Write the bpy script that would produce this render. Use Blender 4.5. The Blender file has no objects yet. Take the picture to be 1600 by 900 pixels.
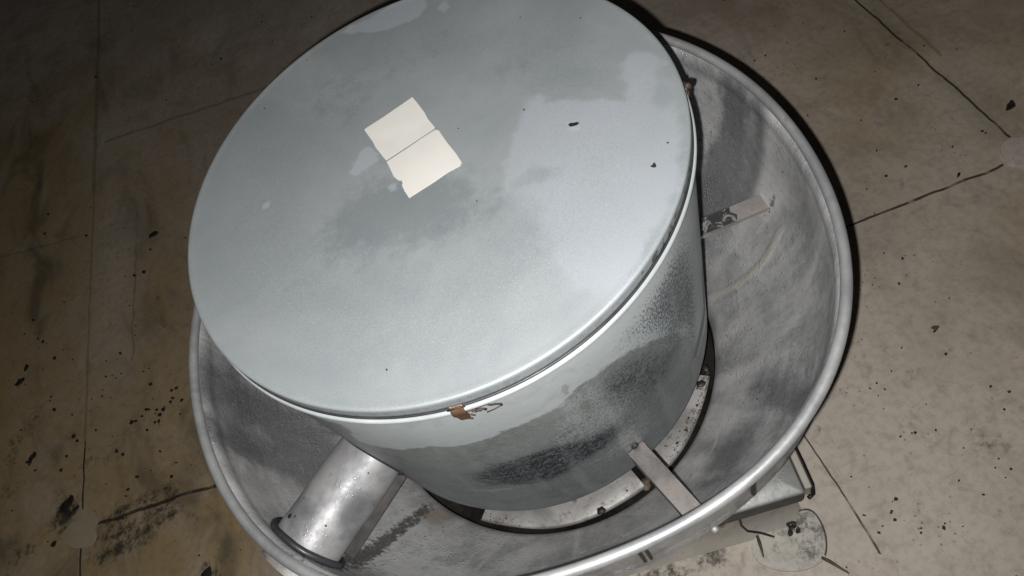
import bpy, bmesh, math, random
import numpy as np
from mathutils import Vector, Matrix

random.seed(7); rng = np.random.default_rng(5)
PI = math.pi; R_ = math.radians
scene = bpy.context.scene; COL = scene.collection

# ------------------------------------------------------------------ camera, world, light, exposure
cam_d = bpy.data.cameras.new('camera'); cam = bpy.data.objects.new('camera', cam_d); COL.objects.link(cam)
cam_d.sensor_width = 36; cam_d.lens = 25.3179; cam_d.clip_start = .02; cam_d.clip_end = 200
CR = Matrix([[0.855608, 0.517327, -0.017563], [-0.435539, 0.701175, -0.564499], [-0.279716, 0.490639, 0.825247]])
CL = Vector((-0.0, -0.61002, 1.47507))
cam.matrix_world = Matrix.Translation(CL) @ CR.to_4x4()
scene.camera = cam

w = bpy.data.worlds.new('World'); scene.world = w; w.use_nodes = True
w.node_tree.nodes['Background'].inputs[0].default_value = (.75, .72, .68, 1)
w.node_tree.nodes['Background'].inputs[1].default_value = .012      # faint city glow at night

fl = bpy.data.lights.new('phone_flash', 'POINT'); fl.energy = 57; fl.shadow_soft_size = .004; fl.color = (1, .985, .96)
flo = bpy.data.objects.new('phone_flash', fl); COL.objects.link(flo)
flo.location = CL + CR @ Vector((-.019, -.019, .0))                 # the flash beside the phone's lens

vs = scene.view_settings; vs.view_transform = 'Standard'; vs.look = 'None'; vs.exposure = 0; vs.gamma = 1; vs.use_curve_mapping = False

# ------------------------------------------------------------------ node helpers
class NT:
    def __init__(s, name):
        s.m = bpy.data.materials.new(name); s.m.use_nodes = True; s.t = s.m.node_tree; s.n = s.t.nodes; s.l = s.t.links
        s.b = s.n['Principled BSDF']; s._o = None
    def put(s, sock, v):
        if hasattr(v, 'links') or isinstance(v, bpy.types.NodeSocket): s.l.new(v, sock)
        elif isinstance(v, tuple) and len(v) == 3 and sock.type == 'RGBA': sock.default_value = (*v, 1)
        else: sock.default_value = v
    def obj(s):
        if s._o is None: s._o = s.n.new('ShaderNodeTexCoord').outputs['Object']
        return s._o
    def ma(s, op, a, b=0., c=None, clamp=False):
        n = s.n.new('ShaderNodeMath'); n.operation = op; n.use_clamp = clamp
        s.put(n.inputs[0], a); s.put(n.inputs[1], b)
        if c is not None: s.put(n.inputs[2], c)
        return n.outputs[0]
    def add(s, a, b): return s.ma('ADD', a, b)
    def mul(s, a, b, cl=False): return s.ma('MULTIPLY', a, b, clamp=cl)
    def vm(s, op, a, b=None, sc=None):
        n = s.n.new('ShaderNodeVectorMath'); n.operation = op; s.put(n.inputs[0], a)
        if b is not None: s.put(n.inputs[1], b)
        if sc is not None: s.put(n.inputs['Scale'], sc)
        return n.outputs['Value'] if op in ('LENGTH', 'DOT_PRODUCT', 'DISTANCE') else n.outputs[0]
    def mix(s, f, a, b):
        n = s.n.new('ShaderNodeMix'); n.data_type = 'RGBA'; s.put(n.inputs[0], f); s.put(n.inputs[6], a); s.put(n.inputs[7], b); return n.outputs[2]
    def noise(s, sc, det=4., ro=.55, v=None, dist=0., stretch=None):
        n = s.n.new('ShaderNodeTexNoise'); n.inputs['Scale'].default_value = sc; n.inputs['Detail'].default_value = det
        n.inputs['Roughness'].default_value = ro; n.inputs['Distortion'].default_value = dist
        v = v or s.obj()
        if stretch: v = s.vm('MULTIPLY', v, stretch)
        s.l.new(v, n.inputs['Vector']); return n.outputs['Fac']
    def voro(s, sc, v=None, rand=1., feat='F1'):
        n = s.n.new('ShaderNodeTexVoronoi'); n.inputs['Scale'].default_value = sc; n.feature = feat
        n.inputs['Randomness'].default_value = rand; s.l.new(v or s.obj(), n.inputs['Vector']); return n
    def ss(s, v, a, b, lo=0., hi=1.):
        n = s.n.new('ShaderNodeMapRange'); n.interpolation_type = 'SMOOTHSTEP'
        s.put(n.inputs[0], v); s.put(n.inputs[1], a); s.put(n.inputs[2], b); s.put(n.inputs[3], lo); s.put(n.inputs[4], hi); return n.outputs[0]
    def attr(s, name):
        n = s.n.new('ShaderNodeAttribute'); n.attribute_name = name; return n.outputs['Fac']
    def seg(s, a, b, wd, wob=0.):
        # mask of a thin straight line between two points of the surface
        p = s.obj()
        if wob:
            n = s.n.new('ShaderNodeTexNoise'); n.inputs['Scale'].default_value = 14; s.l.new(p, n.inputs['Vector'])
            p = s.vm('ADD', p, s.vm('SCALE', s.vm('SUBTRACT', n.outputs['Color'], (.5, .5, .5)), sc=wob))
        p = s.vm('MULTIPLY', p, (1, 1, 0)); A = Vector((*a, 0)); B = Vector((*b, 0)); ba = B - A
        pa = s.vm('SUBTRACT', p, tuple(A)); h = s.ma('DIVIDE', s.vm('DOT_PRODUCT', pa, tuple(ba)), ba.length_squared, clamp=True)
        q = s.vm('SUBTRACT', pa, s.vm('SCALE', tuple(ba), sc=h))
        return s.ss(s.vm('LENGTH', q), wd * .45, wd, 1., 0.)
    def mx(s, *v):
        r = v[0]
        for k in v[1:]: r = s.ma('MAXIMUM', r, k)
        return r
    def done(s, col, rough=.5, metal=0., bump=None, bs=.2, bd=.001, spec=.5):
        s.put(s.b.inputs['Base Color'], col); s.put(s.b.inputs['Roughness'], rough); s.put(s.b.inputs['Metallic'], metal)
        s.b.inputs['Specular IOR Level'].default_value = spec
        if bump is not None:
            n = s.n.new('ShaderNodeBump'); n.inputs['Strength'].default_value = bs; n.inputs['Distance'].default_value = bd
            s.l.new(bump, n.inputs['Height']); s.l.new(n.outputs[0], s.b.inputs['Normal'])
        return s.m

# ------------------------------------------------------------------ mesh helpers
def link(name, verts, faces, mat, parent=None, smooth=True, loc=None):
    me = bpy.data.meshes.new(name); me.from_pydata([tuple(v) for v in verts], [], [tuple(f) for f in faces]); me.update()
    if smooth: me.polygons.foreach_set('use_smooth', [True] * len(me.polygons))
    me.materials.append(mat); o = bpy.data.objects.new(name, me); COL.objects.link(o)
    if parent is not None: o.parent = parent
    if loc is not None: o.location = loc
    return o
def normals(o):
    bm = bmesh.new(); bm.from_mesh(o.data); bmesh.ops.recalc_face_normals(bm, faces=bm.faces); bm.to_mesh(o.data); bm.free(); return o
def sharp(o, deg=35):
    o.data.set_sharp_from_angle(angle=R_(deg)); return o
def lathe(name, prof, mat, parent=None, n=192, rf=None, close=False):
    V = []; F = []; m = len(prof)
    for j in range(n):
        a = 2 * PI * j / n
        for (r, z) in prof:
            rr = rf(r, z, a) if rf else r
            V.append((rr * math.cos(a), rr * math.sin(a), z))
    for j in range(n):
        k = (j + 1) % n
        for i in range(m if close else m - 1):
            i2 = (i + 1) % m
            F.append((j * m + i, k * m + i, k * m + i2, j * m + i2))
    return normals(link(name, V, F, mat, parent))
def tube(path, r, n=10, closed=False):
    V = []; F = []; P = [Vector(p) for p in path]; L = len(P)
    for i, p in enumerate(P):
        t = (P[(i + 1) % L] - P[i - 1]) if closed else (P[min(i + 1, L - 1)] - P[max(i - 1, 0)])
        t.normalize(); u = t.orthogonal() if abs(t.z) > .95 else t.cross(Vector((0, 0, 1))); u.normalize(); v = t.cross(u)
        rr = r(i / (L - 1)) if callable(r) else r
        for k in range(n):
            a = 2 * PI * k / n; V.append(p + (u * math.cos(a) + v * math.sin(a)) * rr)
    for i in range(L if closed else L - 1):
        j = (i + 1) % L
        for k in range(n): F.append((i * n + k, i * n + (k + 1) % n, j * n + (k + 1) % n, j * n + k))
    if not closed: F.append(tuple(range(n))[::-1]); F.append(tuple((L - 1) * n + k for k in range(n)))
    return V, F
def join(*parts):
    V = []; F = []
    for v, f in parts:
        b = len(V); V += list(v); F += [tuple(i + b for i in q) for q in f]
    return V, F
def bevel(o, w_, seg=2, ang=30):
    m = o.modifiers.new('bevel', 'BEVEL'); m.width = w_; m.segments = seg; m.limit_method = 'ANGLE'; m.angle_limit = R_(ang); return o
def resample(pts, d):
    out = []
    for a, b in zip(pts[:-1], pts[1:]):
        L = math.dist(a, b); k = max(1, int(L / d))
        out += [tuple(a[i] + (b[i] - a[i]) * t / k for i in range(len(a))) for t in range(k)]
    return out + [pts[-1]]
def smooth_open(pts, it=2):
    for _ in range(it):
        q = [pts[0]]
        for a, b in zip(pts[:-1], pts[1:]):
            q.append(tuple(.75 * x + .25 * y for x, y in zip(a, b))); q.append(tuple(.25 * x + .75 * y for x, y in zip(a, b)))
        pts = q + [pts[-1]]
    return pts
def sdf(X, Y, poly):
    # signed distance to a closed outline, negative inside
    P = np.array(poly, float); d = np.full(X.shape, 1e9); ins = np.zeros(X.shape, bool)
    for i in range(len(P)):
        a = P[i]; b = P[(i + 1) % len(P)]; ba = b - a; px = X - a[0]; py = Y - a[1]
        h = np.clip((px * ba[0] + py * ba[1]) / (ba @ ba + 1e-12), 0, 1)
        d = np.minimum(d, (px - ba[0] * h) ** 2 + (py - ba[1] * h) ** 2)
        c = ((a[1] > Y) != (b[1] > Y)) & (X < (b[0] - a[0]) * (Y - a[1]) / ((b[1] - a[1]) + 1e-12) + a[0])
        ins ^= c
    d = np.sqrt(d); return np.where(ins, -d, d)
def gauss(X, Y, items):
    s = np.zeros(X.shape)
    for (x, y), (amp, sx, sy, ang) in items:
        c, q = math.cos(R_(ang)), math.sin(R_(ang)); u = (X - x) * c + (Y - y) * q; v = -(X - x) * q + (Y - y) * c
        s += amp * np.exp(-(u / sx) ** 2 - (v / sy) ** 2)
    return s
def put_attr(o, name, arr):
    a = o.data.attributes.new(name, 'FLOAT', 'POINT'); a.data.foreach_set('value', np.asarray(arr, dtype=np.float32))
def co(o):
    n = len(o.data.vertices); c = np.empty(n * 3, np.float32); o.data.vertices.foreach_get('co', c); return c.reshape(-1, 3).astype(float)
def tag(o, label=None, cat=None, group=None, kind=None):
    if label: o['label'] = label
    if cat: o['category'] = cat
    if group: o['group'] = group
    if kind: o['kind'] = kind
    return o
def empty(name, loc=(0, 0, 0), rz=0):
    o = bpy.data.objects.new(name, None); COL.objects.link(o); o.location = loc; o.rotation_euler.z = rz; o.empty_display_size = .1; return o

H = .90          # height of the lid above the roof
SK = R_(-14.3)   # the way the roof sheets and the curb lie

# ------------------------------------------------------------------ materials
def mat_roof(seams=True):
    t = NT('roof_membrane' if seams else 'round_membrane_patch')
    big = t.noise(1.3, 5, .6); mid = t.noise(6, 6, .65, dist=.6); fine = t.noise(60, 5, .7); streak = t.noise(7, 5, .6, stretch=(1, .45, 1), dist=.8)
    dirt = t.attr('dirt'); warm = t.attr('warm'); pale = t.attr('pale')
    c = t.mix(t.ss(big, .35, .65), (.405, .35, .302), (.56, .49, .43))
    c = t.mix(t.ss(mid, .42, .72, 0, .55), c, (.26, .215, .165))
    c = t.mix(t.mul(warm, t.ss(mid, .3, .6, .6, 1.)), c, (.36, .262, .135))
    c = t.mix(t.mul(t.ss(streak, .46, .72), t.add(.12, t.mul(warm, .6))), c, (.085, .07, .045))
    c = t.mix(t.mul(pale, .8), c, (.53, .475, .41))
    c = t.mix(t.ss(fine, .40, .70, 0, .28), c, (.17, .14, .115)); c = t.mix(t.ss(t.noise(21, 6, .72, dist=.5), .5, .72, 0, .4), c, (.17, .145, .11))
    dm = t.ss(t.add(t.ma('MINIMUM', dirt, .75), t.add(t.mul(t.add(t.noise(62, 6, .75), -.5), 2.2), t.mul(t.add(t.noise(14, 5, .65), -.5), 2.2))), .38, 1.1)
    c = t.mix(t.mul(dm, .9), c, (.032, .027, .02))
    # fine specks of dirt
    sp = t.voro(70); s1 = t.mul(t.ss(sp.outputs['Distance'], .1, .2, 1, 0), t.ss(t.noise(5, 3), .52, .66))
    sp2 = t.voro(24); s2 = t.mul(t.ss(t.add(sp2.outputs['Distance'], t.mul(t.noise(120, 2), .12)), .1, .17, 1, 0), t.ss(t.noise(2.2, 3), .56, .66))
    c = t.mix(t.mul(t.mx(s1, s2), .6), c, (.05, .042, .032))
    if not seams: return t.done(t.mix(.16, c, (.46, .42, .37)), .6, 0, fine, .3, .002, .35)
    S = []
    for a, b, wd, wob in SEAMS: S.append(t.seg(a, b, wd, wob))
    brk = t.ss(t.noise(22, 3), .3, .5, .45, 1.)
    sm = t.mul(t.mx(*S[:NDARK]), brk); c = t.mix(t.mul(sm, .92), c, (.03, .026, .02))
    sm2 = t.mx(*S[NDARK:]); c = t.mix(t.mul(sm2, .4), c, (.10, .085, .06))
    hgt = t.add(t.add(t.mul(fine, .25), t.mul(mid, .8)), t.mul(sm, -1.2))
    return t.done(c, t.ss(mid, .3, .7, .5, .8), 0, hgt, .55, .004, .35)

SEAMS = [(*[(1.239,0.7334),(1.159,0.05373)], .0036, .012), (*[(1.092,0.003268),(0.4426,0.1331)], .0038, .014), (*[(0.3793,-0.1661),(0.3527,-0.4132)], .002, .008),
         (*[(0.3527,-0.4132),(0.3328,-0.5487)], .0026, .01), (*[(-1.192,0.4454),(-0.809,0.3509)], .0055, .022), (*[(-0.809,0.3509),(-0.3931,0.2594)], .006, .014),
         (*[(-1.217,0.3255),(-1.162,0.6918)], .0034, .01), (*[(-1.385,1.599),(-1.099,1.473)], .004, .02),
         (*[(-0.9352,1.87),(-0.198,1.609)], .009, .02), (*[(-1.162,0.6918),(-1.014,1.64)], .005, .01), (*[(-1.014,1.64),(-0.8165,2.994)], .010, .01),
         (*[(-0.9872,0.867),(-0.9037,1.291)], .005, .03), (*[(1.281,0.6711),(1.231,0.3335)], .006, .012)]
NDARK = 7

def mat_galv_lid():
    t = NT('weathered_painted_lid')
    n1 = t.noise(4, 5, .6, dist=.4); n2 = t.noise(26, 5, .65); gr = t.noise(900, 2, .6); n3 = t.noise(9, 6, .6)
    c = t.mix(t.ss(n1, .35, .7), (.236, .258, .270), (.298, .320, .330))
    c = t.mix(t.ss(n3, .45, .7, 0, .35), c, (.20, .235, .245))
    e = t.mul(t.add(n2, -.5), .030); e2 = t.mul(t.add(t.noise(70, 4), -.5), .012)
    e3 = t.mul(t.add(t.noise(11, 3), -.5), .06)
    def msk(name, w0, w1, k=1.): return t.ss(t.add(t.attr(name), t.add(t.mul(t.add(e, e3) if k > 1.3 else e, k), e2)), w0, w1, 1, 0)
    dust = t.mul(msk('dust', -.006, .008, 1.3), msk('dust_soft', -.06, .03, 2.8))
    c = t.mix(t.mul(dust, t.ss(n3, .3, .7, .95, .65)), c, (.318, .342, .372))
    c = t.mix(t.mul(msk('smudge', -.006, .010, 1.5), .7), c, (.235, .26, .275))
    sm = t.ss(t.add(t.attr('smut'), t.mul(t.add(t.noise(48, 6, .7), -.5), 1.6)), .3, 1.0)
    c = t.mix(t.mul(sm, .6), c, (.15, .17, .18))
    c = t.mix(t.mul(msk('scuff', -.003, .002, .35), .65), c, (.37, .40, .44))
    c = t.mix(t.mul(msk('halo', -.002, .002, .3), .35), c, (.42, .43, .42))
    c = t.mix(t.ss(gr, .55, .78, 0, .42), c, (.5, .54, .56)); c = t.mix(t.ss(gr, .46, .3, 0, .3), c, (.12, .14, .15))
    # dark flecks on the rolled skirt
    fk = t.mul(t.ss(t.noise(120, 4, .7, stretch=(1, 1, .5)), .50, .58), t.attr('skirt')); c = t.mix(t.mul(fk, .7), c, (.06, .06, .065))
    sp = t.voro(34); c = t.mix(t.mul(t.ss(sp.outputs['Distance'], .035, .05, 1, 0), t.ss(t.noise(3, 1), .5, .52)), c, (.03, .03, .03))
    h = t.add(t.mul(gr, .35), t.mul(n2, .5))
    return t.done(c, t.ss(dust, 0, 1, .5, .62), .25, h, .3, .0012, .5)

def cyl_vec(t):
    # wraps the object's x, y into angle times radius so noise runs round the housing
    sx = t.n.new('ShaderNodeSeparateXYZ'); t.l.new(t.obj(), sx.inputs[0])
    a = t.ma('ARCTAN2', sx.outputs[1], sx.outputs[0]); cb = t.n.new('ShaderNodeCombineXYZ')
    t.l.new(t.mul(a, .2925), cb.inputs[0]); t.l.new(sx.outputs[2], cb.inputs[1]); return cb.outputs[0]

def mat_housing():
    t = NT('weathered_galvanised_housing'); v = cyl_vec(t)
    n1 = t.noise(7, 5, .6, v=v); n2 = t.noise(30, 6, .65, v=v); n3 = t.noise(95, 5, .7, v=v); gr = t.noise(420, 2, .6, v=v)
    vs_ = t.vm('MULTIPLY', v, (1, .38, 1)); pit = t.noise(520, 3, .65, v=vs_)
    c = t.mix(t.ss(n1, .35, .65), (.40, .43, .44), (.47, .50, .51))
    e = t.add(t.mul(t.add(n2, -.5), .035), t.mul(t.add(n3, -.5), .012))
    wet = t.ss(t.add(t.attr('wet'), e), -.003, .003, 1, 0)
    deep = t.ss(t.attr('wet'), -.12, 0, 1, 0)
    wc = t.mix(t.ss(n1, .35, .65), (.19, .203, .195), (.25, .262, .255)); wc = t.mix(t.mul(deep, .5), wc, (.17, .195, .205))
    wc = t.mix(t.ss(n3, .45, .68, 0, .5), wc, (.31, .33, .33)); wc = t.mix(t.ss(t.noise(22, 6, .7, v=v, dist=.8), .48, .68, 0, .5), wc, (.115, .125, .12)); wc = t.mix(t.ss(gr, .5, .72, 0, .6), wc, (.34, .36, .36))
    c = t.mix(wet, c, wc)
    # white bloom of zinc salts, broken up
    bl = t.attr('bloom'); bn = t.add(t.mul(t.add(t.noise(260, 6, .8, v=t.vm('MULTIPLY', v, (1.1, .6, 1))), -.5), 3.4), t.add(t.mul(t.add(n3, -.5), 1.6), t.mul(t.add(n2, -.5), .8)))
    bm_ = t.ss(t.add(t.ma('MINIMUM', bl, .62), bn), .5, .85); c = t.mix(t.mul(t.mul(bm_, t.mul(bl, 1.3), True), .75), c, (.38, .41, .42))
    # black pitting
    bk = t.attr('black'); cell = t.voro(190, v=v).outputs['Distance']
    n5 = t.noise(330, 5, .8, v=t.vm('MULTIPLY', v, (1.15, .55, 1))); kn = t.add(t.mul(t.add(n5, -.5), 3.6), t.add(t.mul(t.add(n3, -.5), 2.2), t.mul(t.add(cell, -.45), -.5)))
    c = t.mix(t.ss(t.add(bk, t.mul(t.add(n2, -.5), 1.2)), .15, 1.1, 0, .55), c, (.075, .085, .09)); k = t.ss(t.add(t.ma('MINIMUM', bk, .80), kn), .5, .95); c = t.mix(t.mul(t.mul(k, bk, True), .97), c, (.028, .03, .036))
    pk = t.mul(t.ss(t.add(pit, t.mul(t.attr('pits'), .2)), .70, .77), t.ss(t.attr('pits'), .05, .4)); c = t.mix(t.mul(pk, .8), c, (.05, .055, .06))
    pw = t.mul(t.ss(t.noise(330, 4, .7, v=vs_), .5, .6), t.ss(t.attr('pits'), .2, .9)); c = t.mix(t.mul(pw, .5), c, (.46, .50, .52))
    # plain grey strip low on the right side
    c = t.mix(t.ss(t.attr('strip'), -.001, .001, 1, 0), c, t.mix(n1, (.15, .165, .165), (.22, .235, .235)))
    rust = t.ss(t.add(t.attr('rust'), t.mul(t.add(n3, -.5), 1.5)), .45, .8); c = t.mix(t.mul(rust, .6), c, (.19, .17, .13))
    sc = t.ss(t.noise(14, 2, .5, v=t.vm('MULTIPLY', v, (.3, 6, 1))), .70, .74, 0, .25); c = t.mix(sc, c, (.2, .22, .22))
    dr = t.noise(30, 4, .6, v=t.vm('MULTIPLY', v, (1, .1, 1))); c = t.mix(t.ss(dr, .5, .75, 0, .3), c, (.42, .45, .46)); c = t.mix(t.ss(t.noise(18, 6, .7, v=v, dist=1.), .5, .75, 0, .4), c, (.24, .26, .265)); c = t.mix(t.ss(n3, .58, .78, 0, .35), c, (.12, .135, .135))
    gm = t.mul(t.ss(t.attr('grime'), .1, 1.), 1.); c = t.mix(t.mul(gm, t.ss(n2, .3, .7, .5, 1)), c, (.085, .08, .07))
    return t.done(c, t.ss(wet, 0, 1, .58, .46), .3, t.add(t.add(t.mul(n3, .5), t.mul(gr, .2)), t.mul(k, -.6)), .4, .0012, .5)

def mat_bowl():
    t = NT('weathered_aluminium_bowl')
    sx = t.n.new('ShaderNodeSeparateXYZ'); t.l.new(t.obj(), sx.inputs[0])
    rad = t.vm('LENGTH', t.vm('MULTIPLY', t.obj(), (1, 1, 0))); ang = t.ma('ARCTAN2', sx.outputs[1], sx.outputs[0])
    cb = t.n.new('ShaderNodeCombineXYZ'); t.l.new(t.mul(ang, .38), cb.inputs[0]); t.l.new(rad, cb.inputs[1]); t.l.new(sx.outputs[2], cb.inputs[2]); v = cb.outputs[0]
    brush = t.noise(40, 5, .65, v=t.vm('MULTIPLY', v, (.12, 5, 5))); radial = t.noise(26, 5, .6, v=t.vm('MULTIPLY', v, (1, .18, .18)))
    n1 = t.noise(5, 5, .62, dist=.7); n2 = t.noise(22, 6, .68, dist=.5); n3 = t.noise(110, 5, .7); gr = t.noise(600, 2, .6)
    dark = t.attr('dark'); lite = t.attr('lite')
    c = t.mix(t.ss(n1, .36, .64), (.33, .33, .335), (.54, .54, .545))
    c = t.mix(t.ss(n2, .42, .66, 0, .6), c, (.19, .19, .195)); c = t.mix(t.ss(t.noise(55, 6, .75, dist=.8), .5, .68, 0, .5), c, (.54, .54, .54))
    c = t.mix(t.ss(radial, .48, .66, 0, .65), c, (.56, .56, .56))
    c = t.mix(t.ss(brush, .5, .7, 0, .25), c, (.42, .415, .42))
    c = t.mix(t.ss(t.add(dark, t.mul(t.add(n2, -.5), .9)), .25, .85, 0, .75), c, (.10, .10, .108))
    c = t.mix(t.ss(t.add(lite, t.mul(t.add(n2, -.5), 1.3)), .2, 1.1, 0, .85), c, (.64, .63, .625))
    g = t.attr('grime'); gk = t.ss(t.add(g, t.mul(t.add(n3, -.5), 2.4)), .5, .95); c = t.mix(t.mul(gk, .85), c, (.05, .044, .038))
    rs = t.attr('rust'); c = t.mix(t.ss(t.add(rs, t.mul(t.add(n2, -.5), 1.4)), .4, 1, 0, .5), c, (.27, .2, .13))
    c = t.mix(t.ss(t.add(t.attr('arc'), t.mul(t.add(n3, -.5), .004)), .0006, .0016, .55, 0), c, (.6, .6, .6))
    c = t.mix(t.ss(gr, .54, .75, 0, .35), c, (.62, .62, .63)); c = t.mix(t.ss(t.noise(150, 5, .8), .54, .72, 0, .4), c, (.15, .148, .15)); c = t.mix(t.ss(n3, .55, .78, 0, .6), c, (.10, .098, .10)); c = t.mix(t.ss(t.noise(260, 4, .75), .54, .72, 0, .4), c, (.60, .60, .60))
    sp = t.voro(48); c = t.mix(t.mul(t.ss(sp.outputs['Distance'], .06, .1, 1, 0), t.ss(t.noise(9, 1), .58, .6)), c, (.03, .028, .026))
    rd = t.ss(t.add(t.attr('ridge'), t.mul(t.add(n2, -.5), .01)), .001, .009, 1, 0); c = t.mix(t.mul(rd, .75), c, (.50, .465, .42))
    # beads of water
    dv = t.voro(150); dmask = t.ss(t.noise(8, 2), .52, .6); drop = t.mul(t.ss(dv.outputs['Distance'], .12, .28, 1, 0), t.ss(t.noise(8, 2), .47, .54))
    scr = t.noise(9, 3, .5, v=t.vm('MULTIPLY', v, (.4, 22, 22)), dist=.3); c = t.mix(t.ss(scr, .70, .73, 0, .35), c, (.6, .6, .6))
    rgh = t.ma('SUBTRACT', t.ss(n2, .3, .7, .36, .56), t.mul(drop, .25))
    h = t.add(t.add(t.mul(n2, .9), t.mul(n3, .5)), t.add(t.mul(drop, 1.3), t.mul(rd, 1.5)))
    return t.done(c, rgh, .32, h, .6, .0016, .5)

def mat_metal(name, c0, c1, rough=(.3, .5), metal=.8, grime=.3, drops=False, sc=1., bs=.25, gcol=(.06, .055, .05)):
    t = NT(name); n1 = t.noise(9 * sc, 5, .6, dist=.5); n2 = t.noise(45 * sc, 5, .68); n3 = t.noise(220 * sc, 4, .7)
    c = t.mix(t.ss(n1, .35, .65), c0, c1); c = t.mix(t.ss(n2, .52, .75, 0, grime), c, gcol); c = t.mix(t.ss(n3, .6, .8, 0, grime * .8), c, gcol)
    h = t.add(t.mul(n2, .6), t.mul(n3, .3)); rg = t.ss(n2, .3, .7, *rough)
    if drops:
        dv = t.voro(170); d = t.mul(t.ss(dv.outputs['Distance'], .14, .28, 1, 0), t.ss(t.noise(16, 2), .47, .56)); h = t.add(h, t.mul(d, .9)); rg = t.ma('SUBTRACT', rg, t.mul(d, .15))
        sp = t.voro(60); c = t.mix(t.mul(t.ss(sp.outputs['Distance'], .06, .1, 1, 0), t.ss(t.noise(20, 1), .6, .62)), c, (.02, .02, .02))
    return t.done(c, rg, metal, h, bs, .0012)

M_ROOF = mat_roof(); M_RP = mat_roof(False); M_LID = mat_galv_lid(); M_HOUS = mat_housing(); M_BOWL = mat_bowl()
M_RIM = mat_metal('bright_rolled_aluminium_edge', (.33, .335, .345), (.48, .485, .49), (.36, .55), .55, .6, gcol=(.17, .17, .17))
M_BEAD = mat_metal('pale_painted_bead', (.30, .325, .33), (.37, .395, .40), (.5, .65), .05, .35, gcol=(.2, .21, .21))
M_PIPE = mat_metal('oxidised_aluminium_tube', (.17, .172, .18), (.42, .415, .42), (.44, .62), .45, .7, True, gcol=(.2, .2, .21))
M_STRAP = mat_metal('dull_galvanised_strap', (.10, .091, .086), (.18, .163, .155), (.35, .5), .5, .6, False, 2.2, gcol=(.09, .08, .075))
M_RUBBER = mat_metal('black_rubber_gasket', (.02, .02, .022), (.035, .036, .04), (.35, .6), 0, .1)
M_PLATE = mat_metal('pale_spotted_plate', (.16, .155, .15), (.30, .29, .283), (.45, .6), .3, 1., True, 1.3, gcol=(.075, .06, .042))
M_DARK = mat_metal('greasy_dark_metal', (.012, .011, .01), (.03, .026, .022), (.4, .7), .2, .3)
M_CAP = mat_metal('galvanised_curb_cap', (.23, .235, .23), (.33, .335, .325), (.4, .55), .3, .55, True, 1.2, gcol=(.15, .16, .16))
M_SKIRT = mat_metal('shaded_cap_skirt', (.06, .06, .056), (.11, .11, .10), (.5, .7), .2, .5, gcol=(.04, .037, .033))  # dark colour holds the shade of the skirt's grazing-lit sides
M_CURB = mat_metal('stained_curb_membrane', (.36, .335, .295), (.47, .44, .39), (.55, .75), 0, .4, gcol=(.15, .125, .095))
M_COPPER = mat_metal('brown_rusted_clip', (.15, .08, .045), (.25, .15, .09), (.3, .45), .6, .6, sc=4, gcol=(.04, .02, .014))
M_WIRE = mat_metal('dark_rusted_wire', (.03, .025, .022), (.06, .045, .035), (.5, .7), .3, .2)
M_BOLT = mat_metal('white_coated_bolt', (.22, .22, .21), (.3, .3, .28), (.35, .5), .1, .1, sc=3)
M_LEAF = mat_metal('black_dried_leaf', (.010, .009, .008), (.03, .024, .018), (.6, .8), 0, .3, sc=3)
M_SCRAP = mat_metal('brown_bark_scrap', (.05, .038, .022), (.12, .09, .055), (.6, .8), 0, .4, sc=4)
M_PATCH = mat_metal('round_membrane_patch', (.36, .335, .295), (.42, .395, .35), (.55, .75), 0, .25, gcol=(.22, .19, .15))

M_RL = mat_metal('yellowed_membrane_patch', (.30, .25, .165), (.37, .315, .22), (.55, .75), 0, .45, gcol=(.16, .125, .075))
def mat_dirty_patch():
    t = NT('mouldy_membrane_patch'); n1 = t.noise(16, 6, .7, dist=.6); n2 = t.noise(60, 5, .7); m = t.attr('mould')
    c = t.mix(t.ss(n2, .4, .7), (.52, .49, .44), (.42, .39, .35))
    k = t.ss(t.add(m, t.add(t.mul(t.add(t.noise(75, 6, .8, dist=.5), -.5), 3.4), t.mul(t.add(n1, -.5), 2.))), .2, 1.); c = t.mix(t.mul(k, .8), c, (.085, .08, .078))
    c = t.mix(t.ss(t.attr('edge'), .002, .004, .9, 0), c, (.02, .018, .015))
    return t.done(c, .65, 0, n2, .3, .001, .3)
def mat_label():
    t = NT('bleached_paper_label'); n = t.noise(60, 4, .6); n2 = t.noise(13, 2)
    rows = t.noise(40, 2, .5, v=t.vm('MULTIPLY', t.obj(), (.25, 2.4, 1)))
    c = t.mix(t.ss(n2, .35, .65), (.54, .525, .49), (.59, .575, .54)); c = t.mix(t.ss(rows, .5, .6, 0, .10), c, (.5, .5, .5)); c = t.mix(t.ss(n, .6, .8, 0, .2), c, (.6, .57, .5))
    return t.done(c, .6, 0, n, .15, .0006, .4)
M_MOULD = mat_dirty_patch(); M_LABEL = mat_label()

# ------------------------------------------------------------------ the roof
def axis(lo, hi, step, far):
    core = list(np.arange(lo, hi + 1e-6, step)); s = step; a = lo; pre = []
    while a > -far: s *= 1.35; a -= s; pre.append(a)
    s = step; b = hi; post = []
    while b < far: s *= 1.35; b += s; post.append(b)
    return np.array(pre[::-1] + core + post)
gx = axis(-2.0, 1.9, .016, 30); gy = axis(-1.0, 3.6, .016, 30)
GX, GY = np.meshgrid(gx, gy); nx, ny = len(gx), len(gy)
idx = np.arange(nx * ny).reshape(ny, nx)
quads = np.stack([idx[:-1, :-1], idx[:-1, 1:], idx[1:, 1:], idx[1:, :-1]], -1).reshape(-1, 4)
wav = .0025 * np.sin(GX * 5.1 + 1.3 * np.sin(GY * 3.7)) * np.sin(GY * 4.3 + .8) - .0025
roof = link('roof', np.stack([GX, GY, wav], -1).reshape(-1, 3), quads.tolist(), M_ROOF)
tag(roof, kind='structure')
X, Y = GX.ravel(), GY.ravel()
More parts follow.
